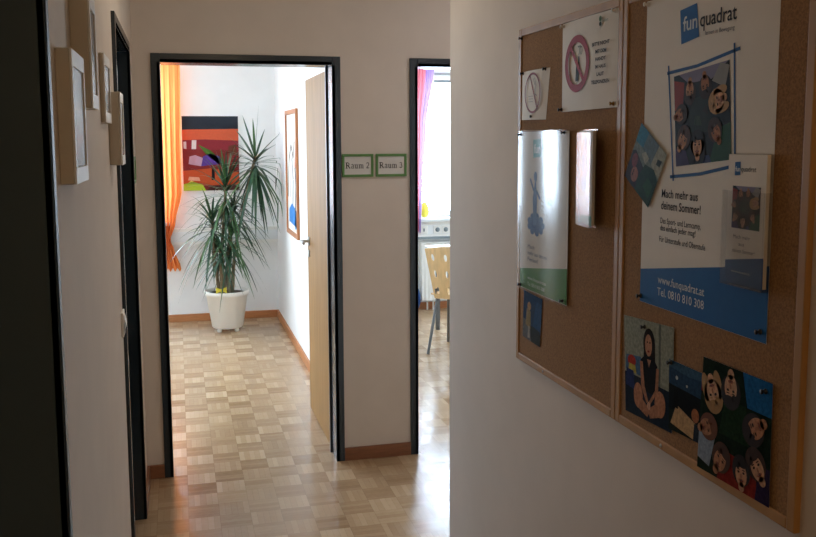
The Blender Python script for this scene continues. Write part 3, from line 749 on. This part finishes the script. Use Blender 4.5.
# --- photographs
def photo(label, q, w=.001):
    t = thing('photo_print', label, 'photo', BP(sum(c[0] for c in q) / 4, min(c[1] for c in q), w))
    L = Plane(BP(0, 0, w), BP.r, BP.u)
    sheet(L, 0, 0, 0, 0, M_GLOSSP, corners=q).build('paper', t)
    def Q(u, v):
        v_ = v; x = (q[0][0] * (1 - u) + q[1][0] * u) * (1 - v) + (q[3][0] * (1 - u) + q[2][0] * u) * v
        y = (q[0][1] * (1 - u) + q[1][1] * u) * (1 - v) + (q[3][1] * (1 - u) + q[2][1] * u) * v
        return (x, y)
    p = Print(L); p.Q = Q
    p.qp = lambda pts, h: (p.poly([Q(*c) for c in pts], h, .35), p.lay(.00003))
    p.qe = lambda u, v, ru, rv, h, n=18: (p.poly([Q(u + ru * math.cos(2 * PI * k / n), v + rv * math.sin(2 * PI * k / n)) for k in range(n)], h, .35), p.lay(.00003))
    p.qp([(0, 0), (1, 0), (1, 1), (0, 1)], '1a2420')
    return t, p
# bottom left, blue
t, p = photo('small dark blue photo pinned below the green-banded poster', [(2.168, 1.117), (2.288, 1.112), (2.302, 1.241), (2.174, 1.246)])
p.qp([(0, .35), (1, .3), (1, 1), (0, 1)], '173c60'); p.qp([(.55, .3), (1, .25), (1, .85), (.7, .9)], '1f4d74'); p.qp([(0, 0), (.5, 0), (.42, .35), (0, .42)], '5f6468'); p.qp([(.15, .3), (.45, .25), (.42, .62), (.2, .66)], '8a7a58'); p.qe(.33, .72, .1, .09, 'a88a68'); p.qp([(.5, 0), (1, 0), (.96, .3), (.55, .34)], '1c2c34'); p.qp([(.3, .05), (.42, .05), (.4, .3), (.32, .3)], 'a8a49a')
p.build('picture', t)
# tilted photo
t, p = photo('photo tilted on its corner, overlapping the left edge of the large poster', [(2.826, 1.517), (2.891, 1.622), (2.792, 1.685), (2.727, 1.577)], .0022)
p.qp([(0, 0), (1, 0), (1, 1), (0, 1)], '76827c'); p.qp([(.55, 0), (1, 0), (1, .3), (.75, .42), (.6, .3)], '9a9c8c'); p.qp([(.6, .35), (1, .28), (1, .72), (.7, .78)], '5c7078'); p.qp([(.7, .72), (1, .68), (1, 1), (.68, 1)], '2f7490')
p.qp([(0, .5), (.42, .46), (.56, .9), (.5, 1), (0, 1)], '2c2024'); p.qe(.2, .72, .13, .12, '9a6656'); p.qe(.4, .84, .12, .1, '7c3e40'); p.qe(.17, .78, .03, .02, '1c1414'); p.qe(.24, .77, .03, .02, '1c1414')
p.qp([(0, 0), (.5, 0), (.6, .2), (.52, .5), (.2, .6), (0, .56)], '1a3c26'); p.qp([(.1, .1), (.35, .08), (.4, .3), (.2, .36)], '24502f'); p.qp([(.72, .08), (.84, .06), (.8, .2), (.7, .2)], '20302c'); p.qp([(.52, .5), (.66, .44), (.7, .6), (.6, .7)], 'a4a698')
p.build('picture', t)
# seated woman
t, p = photo('photo of a woman with long dark hair sitting cross-legged, pinned at lower left', [(2.753, 1.082), (2.935, 1.090), (2.932, 1.296), (2.736, 1.284)])
p.qp([(0, .35), (1, .35), (1, 1), (0, 1)], '8f9486'); p.qp([(.72, .35), (.76, .35), (.76, 1), (.72, 1)], '5f665f'); p.qp([(.0, .0), (1, .0), (1, .38), (0, .42)], '1c2836'); p.qp([(.02, .45), (.4, .42), (.36, .62), (.04, .6)], '4a6a8a')
p.qe(.16, .55, .09, .06, 'a33a30'); p.qp([(.08, .44), (.26, .43), (.24, .51), (.1, .52)], 'b0a24a'); p.qp([(.02, .28), (.22, .26), (.2, .45), (.04, .46)], '2c3a64')
p.qe(.53, .77, .12, .16, '1c1410'); p.qp([(.40, .4), (.50, .4), (.52, .8), (.43, .8)], '1c1410'); p.qp([(.56, .42), (.66, .42), (.65, .8), (.56, .8)], '1c1410')
p.qp([(.36, .30), (.72, .28), (.70, .58), (.60, .66), (.46, .66), (.36, .60)], '16181c'); p.qp([(.49, .62), (.57, .62), (.53, .54)], 'a8785e'); p.qe(.52, .76, .07, .11, 'b58468'); p.qe(.495, .79, .012, .01, '1c1410'); p.qe(.55, .79, .012, .01, '1c1410'); p.qe(.522, .70, .025, .01, '8a3a34')
p.qp([(.34, .58), (.40, .58), (.44, .34), (.52, .2), (.48, .18), (.37, .32)], 'a8785e'); p.qp([(.68, .56), (.73, .56), (.72, .34), (.56, .18), (.53, .2), (.66, .34)], 'a8785e')
p.qe(.3, .22, .1, .13, 'b07c60'); p.qe(.76, .22, .11, .13, 'b07c60'); p.qp([(.28, .1), (.5, .04), (.56, .12), (.4, .2)], 'a8785e'); p.qp([(.78, .1), (.56, .04), (.5, .12), (.66, .2)], 'a8785e'); p.qe(.53, .16, .035, .04, 'c8a088')
p.build('picture', t)
# half hidden photo
t, p = photo('photo of a sofa and low table, partly hidden behind the group photo', [(2.924, 1.097), (3.06, 1.103), (3.06, 1.233), (2.919, 1.233)], .0017)
p.qp([(0, .62), (1, .55), (1, 1), (0, 1)], '2a4560'); p.qp([(0, .9), (.5, .86), (1, .9), (1, 1), (0, 1)], '3a5a74'); p.qp([(0, .3), (1, .3), (1, .62), (0, .66)], '10161a'); p.qp([(.05, .1), (.7, 0), (.75, .22), (.2, .4)], 'b89870'); p.qp([(.12, .35), (.24, .34), (.24, .62), (.14, .62)], '0c0e10'); p.qe(.66, .36, .09, .1, 'a06848'); p.qp([(.62, 0), (.8, 0), (.76, .26), (.64, .24)], '2a3440'); p.qe(.2, .78, .03, .03, 'b8c0c4'); p.qe(.45, .72, .02, .02, 'c8ccd0')
p.build('picture', t)
# group photo
q = [(3.025, 1.058), (3.230, 1.063), (3.227, 1.266), (3.034, 1.265)]
t, p = photo('photo of laughing heads in a circle, at the lower right of the nearer board', q, .0024)
p.qp([(0, 0), (1, 0), (1, 1), (0, 1)], '14241a'); p.qp([(.68, .72), (1, .72), (1, 1), (.6, 1)], '1f5f96'); p.qp([(.3, 0), (.85, 0), (.82, .24), (.35, .28)], '7c2622'); p.qp([(0, .1), (.18, .06), (.25, .35), (0, .4)], '8a98a8'); p.qp([(.82, .0), (1, 0), (1, .3), (.86, .3)], '2e2440'); p.qp([(0, .7), (.12, .68), (.14, .8), (0, .84)], '8a2c2c'); p.qp([(.3, .4), (.72, .4), (.66, .72), (.36, .72)], '1c3320'); p.lay()
for u, v, r, rot, sk, hr, lg in ((.18, .72, .085, -70, SK[2], 'a07c4c', 1), (.44, .82, .085, -88, SK[2], '241a14', 0), (.80, .58, .085, 215, SK[1], '2a1c14', 0), (.12, .40, .075, 20, SK[1], '6a4028', 0), (.84, .27, .08, 130, SK[0], '3a2418', 0), (.34, .17, .08, 60, SK[1], '4a3020', 0), (.64, .15, .075, 95, SK[0], '1e1612', 0)):
    a, bb = p.Q(u, v); p.face(a, bb, r * .19 * 1.45, math.radians(rot), sk, hr, None, lg)
p.build('picture', t)

# ------------------------------------------------------------------ push pins
M_PINW = mat('white pin plastic', 'e6e2da', .3); M_PINB = mat('brass pin', 'a08050', .3, metal=1)
pins = [(2.140, 1.922, 'k', 'black push pin in the top left corner of the farther board frame', 0), (2.152, 1.828, 'k', 'black push pin at the top left of the small ban sheet', 0), (2.304, 1.829, 'k', 'black push pin at the top right of the small ban sheet', 0), (2.224, 1.713, 'k', 'black push pin at the bottom of the small ban sheet', 0),
        (2.408, 1.920, 'w', 'white push pin at the top left of the no-phone sign', 0), (2.402, 1.724, 'k', 'black push pin at the bottom left of the no-phone sign', 0), (2.668, 1.728, 'b', 'brass push pin at the bottom right of the no-phone sign', 0), (2.668, 1.922, 'w', 'white push pin at the top right of the no-phone sign', 0),
        (2.156, 1.666, 'k', 'black push pin at the top left of the sleeved poster', .006), (2.434, 1.669, 'k', 'black push pin at the top right of the sleeved poster', .006), (2.164, 1.260, 'k', 'black push pin at the bottom left of the sleeved poster', .006), (2.438, 1.262, 'k', 'black push pin at the bottom right of the sleeved poster', .006),
        (2.803, 1.915, 'w', 'white push pin at the top left of the large poster', 0), (2.803, 1.336, 'k', 'black push pin at the bottom left of the large poster', 0), (3.188, 1.342, 'k', 'black push pin at the bottom right of the large poster', 0),
        (2.824, 1.276, 'k', 'black push pin at the top of the seated woman photo', .001), (2.928, 1.228, 'k', 'black push pin at the top left of the sofa photo', .002), (3.212, 1.250, 'k', 'black push pin at the top right of the group photo', .003)]
pm = {}
for s, z, k, lab, w in pins:
    m = {'k': M_BLACK, 'w': M_PINW, 'b': M_PINB}[k]
    if k not in pm:
        o = MB().lathe([(.0006, -.004), (.0006, 0), (.0045, .0002), (.0048, .0016), (.0025, .0028), (.0022, .0065), (.0042, .0078), (.0042, .0092), (0, .0096)], m, Matrix.Rotation(-PI / 2, 4, 'Y') , 16).build('push_pin')
        pm[k] = o
    else:
        o = pm[k].copy(); COL.objects.link(o)
    o.location = BP(s, z, w + .0008); tag(o, lab, 'push pin', 'push pins on the cork boards')

# ------------------------------------------------------------------ left wall: box frames and a switch
M_DARKPIC = mat('dark glazed picture', '5a5044', .25, noise=.3, scale=25)
def boxframe(label, y0, y1, z0, z1, depth):
    t = thing('box_frame', label, 'picture frame', (XL, (y0 + y1) / 2, z0), 'deep box frames on the left wall')
    MB().box(XL, XL + depth - .004, y0, y1, z0, z1, M_CREAM).build('box', t, bevel=.002)
    b = MB(); w = .028; x0, x1 = XL + depth - .004, XL + depth
    b.box(x0, x1, y0, y1, z0, z0 + w, M_WHITE); b.box(x0, x1, y0, y1, z1 - w, z1, M_WHITE)
    w2 = .016; b.box(x0, x1, y0, y0 + w2, z0 + w, z1 - w, M_WHITE); b.box(x0, x1, y1 - w2, y1, z0 + w, z1 - w, M_WHITE); b.build('front_border', t, bevel=.001, label='white border')
    MB().box(x0, x0 + .001, y0 + w2, y1 - w2, z0 + w, z1 - w, M_DARKPIC).build('picture', t, label='dark picture behind the border')
boxframe('cream box frame with white border, nearest the camera on the left wall', -2.830, -2.625, 1.580, 1.806, .0265)
boxframe('cream box frame with white border, highest one, second from the camera', -2.588, -2.460, 1.716, 1.935, .0375)
boxframe('flat cream box frame with white border, third from the camera', -1.940, -1.730, 1.702, 1.882, .0135)
boxframe('deep cream box frame with white border, right beside the dark door frame', -1.680, -1.530, 1.583, 1.795, .0355)
t = thing('light_switch', 'white light switch on the left wall beside the dark door frame', 'switch', (XL, -1.452, 1.0))
MB().box(XL, XL + .008, -1.492, -1.412, 1.03, 1.11, M_WHITE).build('plate', t, bevel=.003)
b = MB(); b.grid(lambda u, v: Vector((XL + .008 + .006 * math.sin(PI * v) * (1 if 0 < u < 1 else 1), -1.482 + .06 * u, 1.04 + .06 * v)), 4, 10, M_WHITE); b.build('rocker', t)

# ------------------------------------------------------------------ room signs
M_GREEN = mat('green sign frame', '5d8a4a', .5, noise=.06, scale=20)
M_SIGNP = mat('sign paper', 'dcd9d4', .6, noise=.02, scale=20)
def serif(p, glyphs, a, b, h, gap):
    """serif capitals and small letters drawn as strokes; h = capital height"""
    K = '241c1e'
    for g in glyphs:
        thick, thin = .17 * h, .075 * h
        ln = lambda pts, w: p.line([(a + x * h, b + y * h) for x, y in pts], w, K)
        arc = lambda cx, cy_, rx, ry, t0, t1: [(cx + rx * math.cos(math.radians(t0 + (t1 - t0) * k / 10)), cy_ + ry * math.sin(math.radians(t0 + (t1 - t0) * k / 10))) for k in range(11)]
        def ser(x, y, w=.3): ln([(x - w / 2, y), (x + w / 2, y)], thin)
        if g == 'R': ln([(.2, 0), (.2, 1)], thick); ser(.2, .03, .4); ser(.2, .97, .4); ln([(.2, .96)] + arc(.42, .74, .22, .22, 90, -90) + [(.2, .52)], .12 * h); ln([(.42, .52), (.74, .03)], thick); ser(.76, .03, .24); w = .92
        elif g == 'a': ln([(.12, .58)] + arc(.26, .52, .16, .15, 140, 0) + [(.42, .08)], .13 * h); ln(arc(.25, .18, .17, .16, 80, 360), .1 * h); ser(.5, .04, .16); w = .62
        elif g == 'u': ln([(.14, .66), (.14, .2)] + arc(.29, .17, .15, .14, 180, 350), .14 * h); ln([(.46, .66), (.46, .02)], .14 * h); ser(.08, .65, .2); ser(.4, .65, .18); ser(.52, .03, .16); w = .68
        elif g == 'm': 
            for x in (.14, .45, .76): ln([(x, .02), (x, .58)], .14 * h); ser(x, .03, .24)
            ln(arc(.3, .5, .15, .15, 170, 10), .1 * h); ln(arc(.61, .5, .15, .15, 170, 10), .1 * h); ser(.08, .65, .18); w = .98
        elif g == '2': ln(arc(.28, .72, .2, .24, 165, -30) + [(.1, .08)], .12 * h); ln([(.08, .06), (.52, .06)], .13 * h); w = .62
        elif g == '3': ln(arc(.25, .75, .18, .21, 155, -90), .12 * h); ln(arc(.25, .28, .21, .25, 90, -155), .13 * h); w = .6
        else: w = .3
        a += (w + gap) * h
def room_sign(label, x0, z0, glyphs, W=.161, H=.115, pl=None):
    pl = pl or Plane((x0, -.0002, z0), (1, 0, 0), (0, 0, 1))
    t = thing('room_sign', label, 'sign', pl(W / 2, 0), 'room signs on the corridor walls')
    def bx(b, a0, a1, c0, c1, w0, w1, m):
        vs = [pl(a, c, w) for w in (w0, w1) for a, c in ((a0, c0), (a1, c0), (a1, c1), (a0, c1))]
        b.add(vs, [(0, 3, 2, 1), (4, 5, 6, 7), (0, 1, 5, 4), (1, 2, 6, 5), (2, 3, 7, 6), (3, 0, 4, 7)], m)
    b = MB(); w = .0125
    bx(b, 0, W, 0, w, 0, .01, M_GREEN); bx(b, 0, W, H - w, H, 0, .01, M_GREEN); bx(b, 0, w, w, H - w, 0, .01, M_GREEN); bx(b, W - w, W, w, H - w, 0, .01, M_GREEN); b.build('sign_frame', t, bevel=.0015, label='green frame')
    b = MB(); bx(b, w, W - w, w, H - w, .001, .005, M_SIGNP); b.build('card', t)
    if glyphs:
        p = Print(Plane(pl(0, 0, .005), pl.r, pl.u)); serif(p, glyphs, .0175, .043, .0295, .015); p.build('printed_text', t)
room_sign('green-framed room sign reading Raum 2, next to the open door', .7975, 1.470, 'Raum 2')
room_sign('green-framed room sign reading Raum 3, next to the bright doorway', .9705, 1.470, 'Raum 3')
room_sign('green-framed sign seen edge-on on the left wall beyond the dark door', 0, 0, '', pl=Plane((XL + .0002, -.40, 1.47), (0, 1, 0), (0, 0, 1)))

# ------------------------------------------------------------------ pictures in the plant room
t = thing('painting', 'unframed abstract painting of red, black and purple bands on the back wall', 'painting', (.297, YB, 1.205))
MB().box(.048, .547, YB - .022, YB, 1.205, 1.877, M_PAPER).build('canvas', t, bevel=.002)
QP = Plane((.048, YB - .0222, 1.205), (1, 0, 0), (0, 0, 1)); p = Print(QP)
Wd, Hd = .499, .672
U = lambda pts: [(a * Wd, b * Hd) for a, b in pts]
p.poly(U([(.0, 0), (1, 0), (1, 1), (0, 1)]), '7a2a2a'); p.lay(.0002)
p.poly(U([(0, .82), (1, .83), (1, 1), (0, 1)]), '2c3038'); p.poly(U([(0, .68), (.4, .69), (1, .67), (1, .83), (0, .82)]), 'c85a3c'); p.poly(U([(0, .56), (1, .54), (1, .67), (.4, .69), (0, .68)]), '8a2e36'); p.poly(U([(0, .06), (1, .08), (1, .24), (.5, .3), (0, .27)]), 'b8502c')
p.lay(.0002)
p.poly(U([(.16, .56), (.24, .56), (.25, .68), (.17, .68)]), 'd8ccc8'); p.poly(U([(.02, .57), (.07, .56), (.07, .66), (.02, .66)]), 'c8bcc0'); p.poly(U([(.1, .36), (.32, .33), (.36, .44), (.22, .48), (.12, .46)]), 'b890a0'); p.poly(U([(.32, .33), (.7, .36), (.66, .46), (.48, .50), (.36, .46)]), '5c3f8c')
p.poly(U([(.28, .62), (.5, .54), (.74, .36), (.62, .36), (.4, .50)]), '4c6a2c'); p.poly(U([(0, 0), (.4, 0), (.34, .08), (.18, .12), (0, .09)]), 'a8c038'); p.poly(U([(.06, .09), (.2, .11), (.14, .14)]), 'd8d060'); p.poly(U([(.4, 0), (1, 0), (1, .08), (.5, .06)]), '4a2a24'); p.poly(U([(.5, .14), (.56, .14), (.56, .3), (.51, .3)]), '1f1a1c'); p.poly(U([(.08, .14), (.3, .13), (.28, .18), (.1, .19)]), 'd89a80'); p.poly(U([(.8, .45), (.97, .5), (.95, .62), (.82, .6)]), '6a3a2a')
p.build('painted_surface', t)

M_OFR = mat('orange wood picture frame', 'b07040', .45, noise=.15, scale=12, stretch=(1, 1, .3))
def wall_pic(label, y0, y1, z0, z1, fm, fw, depth=.02):
    X = .885
    t = thing('framed_picture', label, 'picture', (X, (y0 + y1) / 2, z0))
    b = MB(); b.box(X - depth, X, y0, y1, z0, z0 + fw, fm); b.box(X - depth, X, y0, y1, z1 - fw, z1, fm); b.box(X - depth, X, y0, y0 + fw, z0 + fw, z1 - fw, fm); b.box(X - depth, X, y1 - fw, y1, z0 + fw, z1 - fw, fm)
    b.build('frame', t, bevel=.002)
    MB().box(X - .008, X - .001, y0 + fw - .002, y1 - fw + .002, z0 + fw - .002, z1 - fw + .002, M_PAPER).build('picture_sheet', t)
    return t, Plane((X - .0082, y1, z0), (0, -1, 0), (0, 0, 1))
t, QP = wall_pic('tall picture in an orange wooden frame on the right wall behind the plant', 2.30, 2.985, .90, 1.895, M_OFR, .035)
p = Print(QP)
p.poly([(.1, .1), (.6, .08), (.62, .2), (.3, .26), (.12, .2)], '3f7fc0'); p.poly([(.45, .06), (.66, .08), (.66, .22), (.5, .2)], '5aa0d8'); p.lay(.0002)
p.poly([(.5, .55), (.66, .52), (.67, .72), (.56, .76)], 'b0522c'); p.line([(.06, .3), (.16, .6), (.3, .72), (.42, .62), (.5, .75)], .03, '4a3a34'); p.line([(.36, .25), (.4, .45), (.34, .62)], .04, '6a6f80'); p.line([(.5, .2), (.56, .4), (.52, .55)], .05, '4a505c'); p.line([(.2, .3), (.26, .5)], .03, 'a8a8b4'); p.build('print', t)
wall_pic('picture with dark green frame mostly hidden behind the open wooden door', 1.10, 1.742, 1.335, 1.878, mat('dark green frame', '2c4a38', .5, noise=.1, scale=10), .03)
